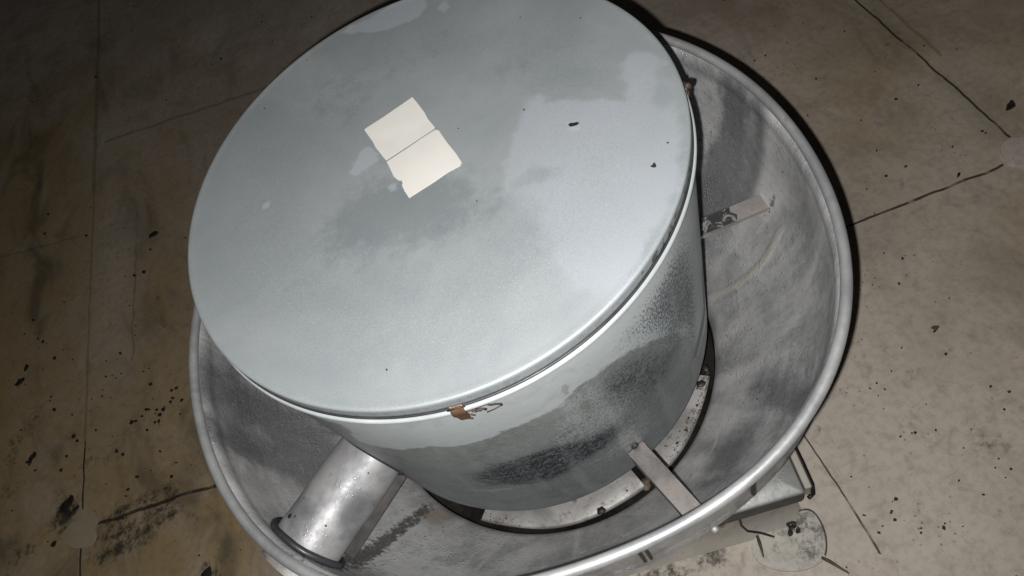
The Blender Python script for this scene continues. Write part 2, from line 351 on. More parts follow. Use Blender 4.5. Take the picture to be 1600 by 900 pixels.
dp = [(-1.23,0.5263),(-1.195,0.4508),(-1.042,0.405),(-0.9953,0.4131),(-1.08,0.3395),(-1.093,0.3729),(0.01769,-0.3514),(0.08311,-0.3597),(-0.0438,-0.3362),(0.2391,-0.4064),(-1.355,0.8141),(-1.301,0.7167),(-1.346,0.4764),(-0.8914,0.1498),(0.6482,-0.4419),(-1.075,0.6165),(-0.9767,0.3659),(-1.131,0.6411)]
da = [(1.2,.035,.03,0),(.8,.05,.016,-14),(.75,.09,.035,-14),(.7,.10,.03,0),(.6,.12,.03,-14),(.55,.09,.05,-14),(.7,.08,.02,-14),(.6,.04,.02,-14),(.5,.1,.03,-14),(.5,.03,.03,0),(.5,.12,.04,30),(.4,.15,.03,20),(.6,.14,.05,10),(.6,.08,.05,0),(.4,.1,.03,0),(.55,.08,.025,20),(.6,.1,.03,-30),(.5,.06,.03,20)]
put_attr(roof, 'dirt', gauss(X, Y, list(zip(dp, da))))
wp = [(-1.29,0.8606),(-1.163,0.3876),(-1.385,1.599),(-0.9459,0.2955),(-1.206,1.987),(-0.9333,0.1894),(-1.01,0.789),(1.054,0.02917),(1.238,0.2814)]
wa = [(.8,.5,.5,0),(.9,.35,.3,0),(.6,.6,.8,0),(.8,.2,.15,0),(.6,.9,.9,0),(.7,.2,.2,0),(.45,.5,.5,0),(.3,.5,.6,0),(.35,.6,.9,0)]
put_attr(roof, 'warm', np.clip(gauss(X, Y, list(zip(wp, wa))), 0, 1))
pp = [(0.03506,-0.3678),(0.3941,-0.3102),(-0.8894,1.91),(-1.011,1.225),(-1.064,0.9194),(0.145,-0.4109),(-0.9504,1.486),(1.128,0.1627),(0.8691,0.06747),(0.4935,-0.4438)]
pa = [(1.6,.2,.10,-14),(.5,.25,.3,0),(.6,.16,.16,0),(.5,.09,.22,0),(.35,.1,.25,0),(1.2,.2,.15,0),(.4,.08,.4,0),(.3,.1,.5,-50),(.5,.35,.2,-14),(.6,.4,.4,0)]
put_attr(roof, 'pale', np.clip(gauss(X, Y, list(zip(pp, pa))), 0, 1))

def disc_patch(name, cx, cy, r, th, mat, parent, jag=.02, n=72, z0=0., sq=1., rings=10):
    V = [(0, 0, th)]; F = []; js = [1 + jag * math.sin(3 * a + cx) + jag * .6 * math.sin(7 * a + 1) for a in (2 * PI * k / n for k in range(n))]
    for q in range(1, rings + 1):
        for k in range(n):
            a = 2 * PI * k / n; rr = r * js[k] * q / rings; V.append((rr * math.cos(a), rr * sq * math.sin(a), th))
    for k in range(n):
        a = 2 * PI * k / n; rr = r * js[k] + .001; V.append((rr * math.cos(a), rr * sq * math.sin(a), -.006))
    for k in range(n): F.append((0, 1 + k, 1 + (k + 1) % n))
    for q in range(rings):
        for k in range(n): F.append((1 + q * n + k, 1 + (q + 1) * n + k, 1 + (q + 1) * n + (k + 1) % n, 1 + q * n + (k + 1) % n))
    o = link(name, V, F, mat, parent, loc=(cx, cy, z0)); return sharp(o, 40)
def outline_patch(pts, th, mat, label):
    mp = smooth_open(pts + [pts[0]], 2)[:-1]; c0 = np.mean(np.array(mp), 0); n = len(mp)
    V = [(c0[0], c0[1], th)] + [(x, y, th) for x, y in mp] + [(c0[0] + (x - c0[0]) * 1.01, c0[1] + (y - c0[1]) * 1.01, -.006) for x, y in mp]
    F = [(0, 1 + k, 1 + (k + 1) % n) for k in range(n)] + [(1 + k, 1 + n + k, 1 + n + (k + 1) % n, 1 + (k + 1) % n) for k in range(n)]
    return tag(sharp(normals(link('membrane_patch', V, F, mat, roof)), 40), label)
outline_patch([(0.2764,-0.4923),(0.2929,-0.4854),(0.3143,-0.4889),(0.3351,-0.4996),(0.348,-0.5158),(0.3496,-0.534),(0.3407,-0.5472),(0.3135,-0.5558),(0.2833,-0.5449),(0.2664,-0.5174)], .0018, M_RP, 'faint round patch of pale membrane where a thin seam ends')
outline_patch([(1.118,0.04025),(1.141,0.0496),(1.167,0.04148),(1.181,0.01887),(1.174,-0.01519),(1.142,-0.03406),(1.111,-0.0238),(1.1,0.003983)], .0016, M_RP, 'round patch at the meeting of two dark seams')
outline_patch([(-1.251,0.4604),(-1.229,0.4832),(-1.193,0.4728),(-1.163,0.4409),(-1.156,0.4085),(-1.171,0.3893),(-1.207,0.3992),(-1.242,0.4282)], .0014, M_RL, 'larger round patch under the small pale one')
outline_patch([(-1.204,0.4869),(-1.193,0.4989),(-1.172,0.4933),(-1.152,0.4723),(-1.146,0.4469),(-1.157,0.4319),(-1.179,0.4356),(-1.198,0.4596)], .0034, M_RL, 'small pale round patch at the end of the dirty seam')
# the rounded mouldy patch at the curb's corner
mp = smooth_open([*[(0.2594,-0.3711),(0.2924,-0.3798),(0.2892,-0.4225),(0.2665,-0.4576),(0.2446,-0.4678),(0.2084,-0.4636),(0.1703,-0.4419),(0.1463,-0.4091),(0.1574,-0.3787),(0.189,-0.3704)]], 2)
c0 = np.mean(np.array(mp), 0); n = len(mp); V = []; F = []
for q in range(0, 13):
    for p in mp: V.append((c0[0] + (p[0] - c0[0]) * q / 12, c0[1] + (p[1] - c0[1]) * q / 12, .003))
for p in mp: V.append((c0[0] + (p[0] - c0[0]) * 1.01, c0[1] + (p[1] - c0[1]) * 1.01, -.005))
for q in range(13):
    for k in range(n - 1): F.append((q * n + k, (q + 1) * n + k, (q + 1) * n + k + 1, q * n + k + 1))
    F.append((q * n + n - 1, (q + 1) * n + n - 1, (q + 1) * n, q * n))
cp = sharp(normals(link('membrane_patch', V, F, M_MOULD, roof)), 40); tag(cp, 'rounded patch blotched with grey mould beside the curb corner')
c = co(cp); mq = [(0.2786,-0.4096),(0.2322,-0.4455),(0.2666,-0.4421),(0.2691,-0.3769),(0.2414,-0.3944)]
put_attr(cp, 'mould', gauss(c[:, 0], c[:, 1], list(zip(mq, [(.5,.022,.03,0),(.55,.016,.016,0),(.35,.03,.03,0),(.45,.03,.02,0),(.3,.03,.03,0)]))))
ed = -sdf(c[:, 0], c[:, 1], mp); rt = [(0.2642,-0.4277)][0]; put_attr(cp, 'edge', np.where(c[:, 0] > rt[0] - .01, np.abs(ed), .02))

# ------------------------------------------------------------------ curb wrapped in membrane
def square_ring(levels, rz, cx, cy, rnd=.02, n=6):
    V = []; F = []
    for (hw, z) in levels:
        ring = []
        for q, (sx, sy) in enumerate(((1, 1), (-1, 1), (-1, -1), (1, -1))):
            for k in range(n + 1):
                a = PI / 2 * q + PI / 2 * k / n; ring.append((sx * (hw - rnd) + rnd * math.cos(a), sy * (hw - rnd) + rnd * math.sin(a)))
        for (x, y) in ring: V.append((cx + x * math.cos(rz) - y * math.sin(rz), cy + x * math.sin(rz) + y * math.cos(rz), z))
    m = 4 * (n + 1)
    for i in range(len(levels) - 1):
        for k in range(m): F.append((i * m + k, i * m + (k + 1) % m, (i + 1) * m + (k + 1) % m, (i + 1) * m + k))
    return V, F
CX, CY = .020, .015
V, F = square_ring([(.345, -.004), (.336, .006), (.326, .022), (.318, .05), (.3165, .10), (.316, .185)], SK, CX, CY, .03)
V = [(x + .002 * math.sin(37 * z + 23 * x), y + .002 * math.sin(29 * x + 40 * z), z) for x, y, z in V]
curb = link('roof_curb', V, F, M_CURB); tag(curb, 'low square curb wrapped in stained beige membrane under the metal cap', 'roof curb')
cr = lambda x, y, z: Vector((CX + x * math.cos(SK) - y * math.sin(SK), CY + x * math.sin(SK) + y * math.cos(SK), z))
V, F = join(tube([cr(.225, -.319, .165), cr(.222, -.3205, .12), cr(.224, -.324, .06), cr(.232, -.331, .035), cr(.255, -.338, .02), cr(.27, -.345, .008)], .0022, 6), tube([cr(.27, -.345, .008), cr(.276, -.348, .004)], .002, 6))
tag(link('flashing_fold', V, F, M_WIRE, curb), 'dark split along the folded corner flashing')

# ------------------------------------------------------------------ the fan
fan = empty('exhaust_fan', (0, 0, 0))
tag(fan, 'round grey metal rooftop exhaust fan with lidded drum inside an open bowl', 'exhaust fan')
def at_az(r, az, z): return Vector((r * math.cos(R_(az)), r * math.sin(R_(az)), z))

# curb cap
V, F = square_ring([(.20, .2015), (.300, .2015), (.326, .2005), (.3295, .1985), (.331, .195), (.3308, .1935)], SK, CX, CY, .004, 3)
capo = sharp(normals(link('base_cap', V, F, M_CAP, fan)), 30)
V, F = square_ring([(.3312, .1935), (.3314, .146), (.3285, .146), (.3285, .19)], SK, CX, CY, .004, 3)
sharp(normals(link('skirt', V, F, M_SKIRT, capo)), 30)
def cbox(x0, x1, y0, y1, z0, z1):
    V = [cr(x, y, z) for z in (z0, z1) for (x, y) in ((x0, y0), (x1, y0), (x1, y1), (x0, y1))]
    return V, [(3, 2, 1, 0), (4, 5, 6, 7), (0, 1, 5, 4), (1, 2, 6, 5), (2, 3, 7, 6), (3, 0, 4, 7)]
V, F = cbox(.334, .346, -.325, .2, .150, .1965); lip = bevel(link('edge_lip', V, F, M_PATCH, capo, smooth=False), .003); tag(lip, 'pale folded membrane lip along the cap side')
V, F = tube([cr(.347, .2, .178), cr(.3475, 0, .18), cr(.3485, -.2, .178), cr(.349, -.28, .182), cr(.350, -.318, .174), cr(.344, -.333, .176), cr(.336, -.336, .18)], lambda t: .0014 + .007 * max(0, t - .72) + .0007 * math.sin(40 * t), 8)
link('dark_edge_line', V, F, M_DARK, capo)  # dark line along the outside of the lip

# bowl: rim radius varies a little with the angle because the sheet is bent
RIMD = [(-178.1, 0.4413), (-172.7, 0.4412), (-161.5, 0.4427), (-153.9, 0.4452), (-145.7, 0.4492), (-101.0, 0.4317), (-94.5, 0.4311), (-88.2, 0.4357), (-81.7, 0.4428), (-75.0, 0.452), (-67.8, 0.4625), (-60.2, 0.4635), (-52.6, 0.4641), (-45.5, 0.46), (-39.7, 0.456), (-27.1, 0.4608), (-11.3, 0.4435), (-2.0, 0.4449), (9.1, 0.4459), (21.2, 0.4426), (156.8, 0.4438), (166.4, 0.4358)]
_az = np.array([a for a, _ in RIMD]); _r = np.array([r for _, r in RIMD])
ex = np.array([50., 80., 110., 135.]); _az = np.concatenate([_az, ex]); _r = np.concatenate([_r, [.442, .442, .443, .443]])
def basis(z): return np.stack([np.ones_like(z)] + [f(k * np.radians(z)) for k in (1, 2, 3, 4, 5) for f in (np.cos, np.sin)], 1)
_B = basis(_az); _reg = np.diag([0] + [.02 * k ** 2 for k in (1, 2, 3, 4, 5) for _ in (0, 1)]); _cf = np.linalg.solve(_B.T @ _B + _reg, _B.T @ _r)
azf = np.arange(-180, 180, 2.); rs_ = basis(azf) @ _cf
def rimr(a): return float(np.interp(math.degrees(a), azf, rs_, period=360))
ZR = H - .203
def rf(r, z, a):
    k = min(1, max(0, (z - (H - .50)) / .25)); k = k * k * (3 - 2 * k)
    if r < .30: k = 0
    return r + (rimr(a) - .445) * k
prof_in = [(.444, H - .2), (.4385, H - .206), (.4350, H - .214), (.4345, H - .224), (.436, H - .232), (.4345, H - .25), (.432, H - .31), (.424, H - .345), (.408, H - .385), (.38, H - .435), (.345, H - .487), (.315, H - .527), (.303, H - .543), (.2985, H - .556)]
prof_in = resample(smooth_open(prof_in, 1), .004)
prof_out = [(.2985, H - .575), (.305, H - .575), (.312, H - .54), (.35, H - .493), (.385, H - .441), (.413, H - .390), (.430, H - .347), (.4385, H - .325), (.4425, H - .31), (.4390, H - .300), (.4395, H - .295), (.4405, H - .22), (.444, H - .2)]
prof_out = resample(prof_out, .006)
bowl = lathe('bowl', prof_in + prof_out, M_BOWL, fan, 360, rf)
c = co(bowl); bx, by, bz = c.T
def A(name, pts, pars): put_attr(bowl, name, gauss(bx, by, list(zip(pts, pars))))
A('dark', [(0.4145,0.01867),(0.3897,0.02103),(0.4109,-0.01887),(-0.4121,0.07137),(-0.4099,0.003605),(-0.3996,-0.04506),(0.2599,-0.3108),(0.1674,-0.339),(0.1258,-0.3537),(0.2518,-0.3574),(0.3558,-0.1412),(-0.3058,-0.1685)],
  [(1.,.035,.06,60),(.8,.05,.05,0),(.7,.03,.05,40),(.7,.05,.08,30),(.7,.05,.06,30),(.8,.05,.06,30),(.5,.05,.1,0),(.5,.06,.05,0),(.6,.06,.03,30),(.4,.02,.1,0),(.4,.03,.03,0),(.4,.06,.02,20)])
A('lite', [(0.4273,-0.05845),(0.4183,-0.09259),(0.432,-0.007388),(0.3244,-0.1014),(0.3558,-0.1175),(0.3768,-0.1279),(-0.431,-0.05649),(-0.4162,-0.1223),(0.2171,-0.2514),(0.1658,-0.2923),(0.1053,-0.3342),(0.331,-0.05657),(-0.2626,-0.2122),(-0.4322,0.03677),(0.2827,-0.1588),(0.2398,-0.2277),(0.1794,-0.2718),(0.1182,-0.3031),(-0.1407,-0.3033),(0.3858,-0.2205),(0.0002338,-0.3722)],
  [(.9,.018,.04,120),(.6,.02,.03,110),(.5,.02,.05,120),(.3,.02,.02,0),(.3,.02,.02,0),(.3,.02,.02,0),(.8,.02,.05,40),(.8,.02,.05,50),(.5,.012,.05,70),(.5,.012,.04,50),(.5,.012,.05,40),(.6,.02,.02,0),(.5,.06,.02,-15),(.5,.015,.05,10),(.85,.02,.05,80),(.85,.02,.05,60),(.8,.02,.05,45),(.8,.02,.05,35),(.7,.05,.02,-10),(.8,.012,.05,100),(.7,.05,.015,10)])
A('grime', [(-0.3203,-0.1771),(-0.2969,-0.1512),(-0.3395,-0.2032),(0.4114,-0.08809),(0.3885,-0.09686),(-0.3545,-0.2182),(-0.3549,-0.2402),(-0.2156,-0.2477),(-0.2834,-0.1346),(0.009244,-0.3251)],
  [(.9,.035,.012,28),(.7,.03,.012,28),(.9,.03,.012,28),(.9,.01,.008,0),(.5,.01,.02,30),(.9,.02,.01,10),(.8,.02,.02,0),(.35,.05,.02,-10),(.5,.015,.02,0),(.4,.01,.03,60)])
A('rust', [(-0.2574,-0.1583),(-0.2748,-0.1658),(0.3484,-0.1195),(0.3672,-0.118),(0.1117,-0.2841)], [(.9,.03,.02,0),(.6,.02,.03,0),(.7,.04,.006,35),(.5,.02,.006,35),(.4,.02,.02,0)])
def polyd(pts):
    d = np.full(bx.shape, 9.)
    for a, b in zip(pts[:-1], pts[1:]):
        a = np.array(a); b = np.array(b); ba = b - a; h = np.clip(((bx - a[0]) * ba[0] + (by - a[1]) * ba[1]) / (ba @ ba), 0, 1)
        d = np.minimum(d, np.hypot(bx - a[0] - ba[0] * h, by - a[1] - ba[1] * h))
    return d
put_attr(bowl, 'ridge', polyd([(0.2997,-0.07672),(0.3123,-0.09103),(0.3318,-0.1086),(0.3548,-0.1237),(0.3763,-0.1286),(0.396,-0.1252)]))
put_attr(bowl, 'arc', np.minimum(polyd([(-0.09498,-0.3403),(-0.04291,-0.3504),(0.01711,-0.357)]), polyd([(0.08764,-0.3358),(0.1495,-0.3083),(0.201,-0.2661)])))

V, F = tube([(rimr(2 * PI * k / 300) * math.cos(2 * PI * k / 300), rimr(2 * PI * k / 300) * math.sin(2 * PI * k / 300), ZR + .001) for k in range(300)], .0068, 14, True)
rimo = normals(link('rolled_rim', V, F, M_RIM, bowl))
# lapped joints of the outer band and the bolt that holds a strap
for az in (-73.5, -91.2, -92.2):
    a = R_(az); r0 = rimr(a) - .0015
    V = []
    for z in (H - .222, H - .292):
        for (dr, da) in ((-.003, -.0018), (.0012, -.0018), (.0012, .0018), (-.003, .0018)): V.append(((r0 + dr) * math.cos(a + da / .44), (r0 + dr) * math.sin(a + da / .44), z))
    normals(link('lap_joint', V, [(0, 1, 2, 3), (4, 5, 6, 7), (0, 1, 5, 4), (1, 2, 6, 5), (2, 3, 7, 6), (3, 0, 4, 7)], M_WIRE, bowl, smooth=False))

# pale inlet ring below the drum, with the notch, and the dark mouth under it
V = []; F = []; n = 200; rr_ = [.235, .262, .289, .2925, .2925]; zz_ = [H - .546, H - .543, H - .540, H - .542, H - .549]
GAP = (-83.5, -76.5)
def gap(az): return (GAP[0] < az < GAP[1]) or (2 < az < 9) or (-42 < az < -12) or (-165 < az < -136.5)
m = len(rr_); keep = []
for j in range(n):
    az = -180 + 360 * j / n; a = R_(az)
    for r, z in zip(rr_, zz_): V.append(((r + .0015 * math.sin(a * 9)) * math.cos(a), (r + .0015 * math.sin(a * 9)) * math.sin(a), z))
for j in range(n):
    if gap(-180 + 360 * (j + .5) / n): continue
    k = (j + 1) % n
    for i in range(m - 1): F.append((j * m + i, k * m + i, k * m + i + 1, j * m + i + 1))
plate = normals(link('inlet_plate', V, F, M_PLATE, fan))
V = []; F = []
prof = [(0.02, H - .61), (.297, H - .60), (.2965, H - .565)]
mouth = lathe('fan_throat', prof, M_DARK, fan, 96)
for q, (x, y, z) in zip((.006, .0062, .002, .002), [(0.2914,0.06231,-0.5701),(0,0,0.9),(0.2741,0.1169,-0.8772),(0.09189,-0.2977,0.3687)]): pass
def blob_disc(name, x, y, z, r, mat, parent, jag=.3, th=.001, n=22):
    V = [(x, y, z + th)]; ph = random.random() * 6
    ks = [1 + jag * (math.sin(2 * a + ph) * .5 + math.sin(5 * a + ph * 2) * .3 + random.uniform(-.3, .3)) for a in (2 * PI * k / n for k in range(n))]
    for q, zz in ((1., th), (1.05, -.0015)):
        for k in range(n): V.append((x + r * ks[k] * q * math.cos(2 * PI * k / n), y + r * ks[k] * q * math.sin(2 * PI * k / n), z + zz))
    F = [(0, 1 + k, 1 + (k + 1) % n) for k in range(n)] + [(1 + k, 1 + n + k, 1 + n + (k + 1) % n, 1 + (k + 1) % n) for k in range(n)]
    return link(name, V, F, mat, parent)
for az, r, s_ in ((-44.5, .281, .0068), (-98, .2885, .0062), (-52, .284, .002), (-61, .285, .0022), (-39, .285, .005), (-57, .279, .0017), (-66, .283, .002), (-88, .281, .0016)):
    p = at_az(r, az, H - .5405); blob_disc('plate_hole', p.x, p.y, p.z, s_, M_DARK, plate)

p = at_az(.287, -82, H - .552); blob_disc('grease_lump', p.x, p.y, p.z, .008, M_SCRAP, plate, .4, .006); p = at_az(.283, -79.5, H - .556); blob_disc('grease_lump', p.x, p.y, p.z, .006, M_LEAF, plate, .4, .006)
V = []; F = []
for k in range(150):
    az = random.choice((-46, -50, -58, -62, -44, -68, -133, -129)) + random.gauss(0, 2.5); p = at_az(.2915 - abs(random.gauss(0, .006)), az, H - .5402 - .0004); b = len(V); r = random.uniform(.0006, .0022); V.append((p.x, p.y, p.z + .001))
    for q in range(6): rr = r * random.uniform(.6, 1.3); V.append((p.x + rr * math.cos(q * PI / 3), p.y + rr * math.sin(q * PI / 3), p.z))
    F += [(b, b + 1 + q, b + 1 + (q + 1) % 6) for q in range(6)]
tag(link('rust_crust', V, F, M_SCRAP, plate, smooth=False), 'brown crusty specks along the plate edge', kind='stuff')

# motor drum
prof = resample([(.2985, H - .0165), (.2995, H - .019), (.3003, H - .026), (.2927, H - .425), (.2915, H - .433), (.288, H - .437), (.12, H - .437)], .004)
drum = lathe('motor_housing', prof, M_HOUS, fan, 360)
c = co(drum); az = np.degrees(np.arctan2(c[:, 1], c[:, 0])); S = R_(1) * .2925; u = az * S; v = c[:, 2]
def cu(pts): return [(a * S, z) for a, z in pts]
wetp = [(-134.7,0.846),(-138.7,0.767),(-131.9,0.769),(-124.8,0.78),(-119.9,0.787),(-115.3,0.781),(-110.6,0.784),(-103.3,0.791),(-96.54,0.789),(-90.62,0.793),(-86.17,0.809),(-80.78,0.807),(-73.41,0.792),(-65.27,0.746),(-57.8,0.687),(-52.77,0.613),(-51.82,0.546)]
put_attr(drum, 'wet', sdf(u, v, cu([(-185, wetp[0][1])] + wetp + [(-20, wetp[-1][1] - .06), (20, .40), (-185, .40)])))
def D(name, pts, pars): put_attr(drum, name, gauss(u, v, list(zip(cu(pts), pars))))
D('black', [(-105.4,0.647),(-110.4,0.641),(-99.64,0.667),(-110.3,0.67),(-100.5,0.616),(-87.69,0.633),(-74.24,0.683),(-64.67,0.683),(-81.3,0.752),(-101.9,0.546),(-70.58,0.576),(-91.03,0.638),(-74.76,0.756)],
  [(1.4,.04,.045,15),(1.,.05,.03,10),(.9,.04,.03,20),(.6,.05,.03,0),(.7,.03,.03,0),(.7,.04,.03,0),(.4,.06,.07,0),(.45,.05,.06,0),(.4,.04,.05,0),(.4,.05,.02,0),(.4,.04,.06,0),(.5,.04,.03,0),(.35,.04,.05,0)])
D('bloom', [(-90.22,0.717),(-94.72,0.67),(-85.56,0.73),(-98.93,0.648),(-82.33,0.678),(-116.4,0.593),(-117.6,0.628),(-74.77,0.599),(-90.02,0.572),(-54.86,0.62),(-87.8,0.789),(-81.29,0.568)],
  [(1.1,.025,.045,0),(1.1,.025,.04,0),(.9,.03,.05,0),(.9,.02,.03,0),(.8,.04,.05,0),(.8,.06,.010,0),(.7,.05,.008,0),(.5,.03,.06,0),(.5,.04,.03,0),(1.,.03,.06,0),(.6,.02,.02,0),(.7,.03,.04,0)])
D('pits', [(-54.38,0.808),(-53.42,0.728),(-61.36,0.785),(-51.29,0.657),(-67.65,0.812),(-51.23,0.581),(-57.5,0.718),(-72.97,0.829)], [(1.,.05,.06,0),(1.,.05,.06,0),(.7,.05,.05,0),(1.,.03,.05,0),(.5,.05,.04,0),(.9,.02,.05,0),(.6,.05,.03,0),(.3,.05,.03,0)])
D('rust', [(-87.03,0.753),(-88.72,0.824),(-88.93,0.813),(-74.76,0.756)], [(.9,.010,.022,0),(.9,.005,.008,0),(.9,.004,.014,0),(.5,.006,.01,0)])
D('grime', [(-151.2,0.462),(-151,0.423),(-143.5,0.596),(-144.6,0.645)], [(.9,.03,.04,0),(.9,.03,.03,0),(.8,.02,.05,0),(.5,.01,.1,0)])
st = [(-38.11,0.652),(-39.4,0.577),(-45.3,0.579),(-49.71,0.575),(-54.33,0.563)]
put_attr(drum, 'strip', sdf(u, v, cu(st + [(st[-1][0] + 3, st[-1][1] - .02), (-10, st[-1][1] - .02), (-10, st[0][1])])))

# lid
prof = resample([(.0005, H + .0012), (.12, H + .0010), (.24, H + .0003), (.290, H), (.2965, H + .0004), (.2988, H + .0001), (.3000, H - .0010), (.3003, H - .003), (.3003, H - .0155), (.298, H - .0175), (.292, H - .0175)], .0026)
lid = lathe('lid', prof, M_LID, fan, 640)
c = co(lid); lx, ly = c[:, 0], c[:, 1]
def LS(name, *polys): put_attr(lid, name, np.min([sdf(lx, ly, p) for p in polys], 0))
LS('scuff', [(-0.002435,0.2898),(0.01107,0.2935),(0.02108,0.2902),(0.04391,0.286),(0.06427,0.2861),(0.09183,0.2915),(0.118,0.2596),(0.1127,0.2402),(0.09628,0.2296),(0.0717,0.2345),(0.04014,0.2498),(0.02164,0.2669)], [(0.1252,0.2305),(0.133,0.2346),(0.1382,0.2308),(0.1372,0.2177),(0.1284,0.2132),(0.1258,0.2228)],
   [(-0.07742,0.0389),(-0.06998,0.04985),(-0.05834,0.06251),(-0.04673,0.06524),(-0.04237,0.06274),(-0.03714,0.04422),(-0.04278,0.0341),(-0.05718,0.03037),(-0.07312,0.03164)], [(-0.04689,-0.01153),(-0.04136,-0.0103),(-0.03631,-0.01449),(-0.03785,-0.02246),(-0.04453,-0.02039)], [(-0.1886,0.06553),(-0.186,0.07176),(-0.1789,0.07197),(-0.1761,0.06614),(-0.1812,0.06073),(-0.1863,0.06129)])
LS('dust', [(0.1366,-0.005649),(0.1535,-0.01075),(0.1534,-0.02502),(0.1745,-0.03681),(0.1974,-0.06181),(0.2227,-0.09383),(0.2314,-0.07062),(0.2476,-0.04694),(0.2675,-0.03103),(0.2789,-0.03683),(0.2817,-0.05594),(0.2729,-0.09077),(0.2586,-0.1328),(0.232,-0.1772),(0.1964,-0.2197),(0.1422,-0.2523),(0.08214,-0.2931),(0.01791,-0.3106),(-0.04325,-0.2992),(-0.04606,-0.2177),(0.01416,-0.1531),(0.07164,-0.0842),(0.1016,-0.04588)])
LS('dust_soft', [(0.1358,0.1361),(0.382,-0.057),(0.1903,-0.3237),(0.09187,-0.3316),(0.04657,-0.2838),(0.03459,-0.2155),(0.0322,-0.1474),(0.03822,-0.07861),(0.07977,0.01766)])
LS('smudge', [(0.07601,-0.1099),(0.09359,-0.1005),(0.1015,-0.1005),(0.1306,-0.1152),(0.1274,-0.1224),(0.1137,-0.1218),(0.08588,-0.1181)], [(0.276,-0.05445),(0.2757,-0.07406),(0.2503,-0.1252),(0.2578,-0.09544)])
LS('halo', [(0.1572,-0.07217),(0.1664,-0.07314),(0.1684,-0.08226),(0.1623,-0.08873),(0.1548,-0.08208)], [(0.1931,-0.1781),(0.2004,-0.1748),(0.2003,-0.1821),(0.1943,-0.1844)])
HOLES = [[(0.1572,-0.07217),(0.1601,-0.0712),(0.1634,-0.07411),(0.1649,-0.07427),(0.1687,-0.07764),(0.1652,-0.07939),(0.1611,-0.07811),(0.1574,-0.07603)], [(0.194,-0.1778),(0.1973,-0.1774),(0.2,-0.1755),(0.2001,-0.1788),(0.1984,-0.1826),(0.1956,-0.1812)], [(0.05573,0.01219),(0.05756,0.01056),(0.05612,0.009298)], [(0.02868,-0.09697),(0.0304,-0.09837),(0.02872,-0.1002)], [(-0.1318,-0.2217),(-0.1296,-0.2232),(-0.1317,-0.225)]]
put_attr(lid, 'smut', gauss(lx, ly, list(zip([(-0.06309,-0.04013),(-0.03305,-0.08565),(0.008205,-0.06492),(-0.08531,-0.01102),(0.05619,0.1684),(-0.05668,0.1701),(-0.1716,-0.07122),(0.04679,-0.1181),(0.1477,0.04946)], [(.7,.06,.04,0),(.6,.07,.05,0),(.4,.05,.05,0),(.4,.08,.04,20),(.4,.12,.05,0),(.4,.06,.12,0),(.3,.1,.06,0),(.4,.05,.03,0),(.45,.1,.03,0)]))))
la = np.degrees(np.arctan2(ly, lx)); put_attr(lid, 'skirt', ((c[:, 2] < H - .003) & (la > -70) & (la < -15)).astype(float) + .25 * (c[:, 2] < H - .003))
V, F = tube([(.3014 * math.cos(2 * PI * k / 300), .3014 * math.sin(2 * PI * k / 300), H - .0232) for k in range(300)], .0031, 12, True)
normals(link('edge_bead', V, F, M_BEAD, lid))
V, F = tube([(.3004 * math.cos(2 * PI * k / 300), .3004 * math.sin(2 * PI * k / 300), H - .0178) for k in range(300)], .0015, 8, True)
normals(link('crease_shade_ring', V, F, M_RUBBER, lid))  # added dark ring standing in for the shade in the crease below the lid

def sheet(poly, z, mat, parent, name, th=.0007):
    n = len(poly); V = [(x, y, z) for x, y in poly] + [(x, y, z + th) for x, y in poly]
    F = [tuple(range(n))[::-1], tuple(range(n, 2 * n))] + [(k, (k + 1) % n, n + (k + 1) % n, n + k) for k in range(n)]
    o = link(name, V, F, mat, parent, smooth=False); return normals(o)
tag(sheet([(-0.03849,0.09211),(-0.0336,0.09313),(-0.01065,0.0942),(0.03172,0.09836),(0.03267,0.08768),(0.03392,0.06328),(0.03297,0.05078),(0.03456,0.03234),(0.03313,0.03104),(-0.001698,0.02859),(-0.03351,0.02679),(-0.03447,0.03318),(-0.03685,0.0541),(-0.03648,0.06662),(-0.03751,0.07798)], H + .0008, M_LABEL, lid, 'label_sheet'), 'blank upper half of the bleached label')
tag(sheet([(-0.03377,0.02394),(-0.002845,0.02582),(0.01522,0.02768),(0.03356,0.02808),(0.03626,0.02439),(0.03682,-0.001272),(0.03834,-0.0221),(0.03822,-0.03865),(0.03509,-0.04184),(0.01896,-0.041),(0.001729,-0.04267),(-0.03171,-0.04391),(-0.03239,-0.03152),(-0.03173,-0.02177),(-0.0297,-0.01883),(-0.02953,-0.01432),(-0.03267,-0.0117),(-0.03497,-0.002732),(-0.03423,0.009763)], H + .0008, M_LABEL, lid, 'label_sheet'), 'blank lower half of the bleached label with a torn left corner')

for hp in HOLES: sheet(smooth_open(hp, 1), H + .0009, M_DARK, lid, 'rust_hole', .0003)

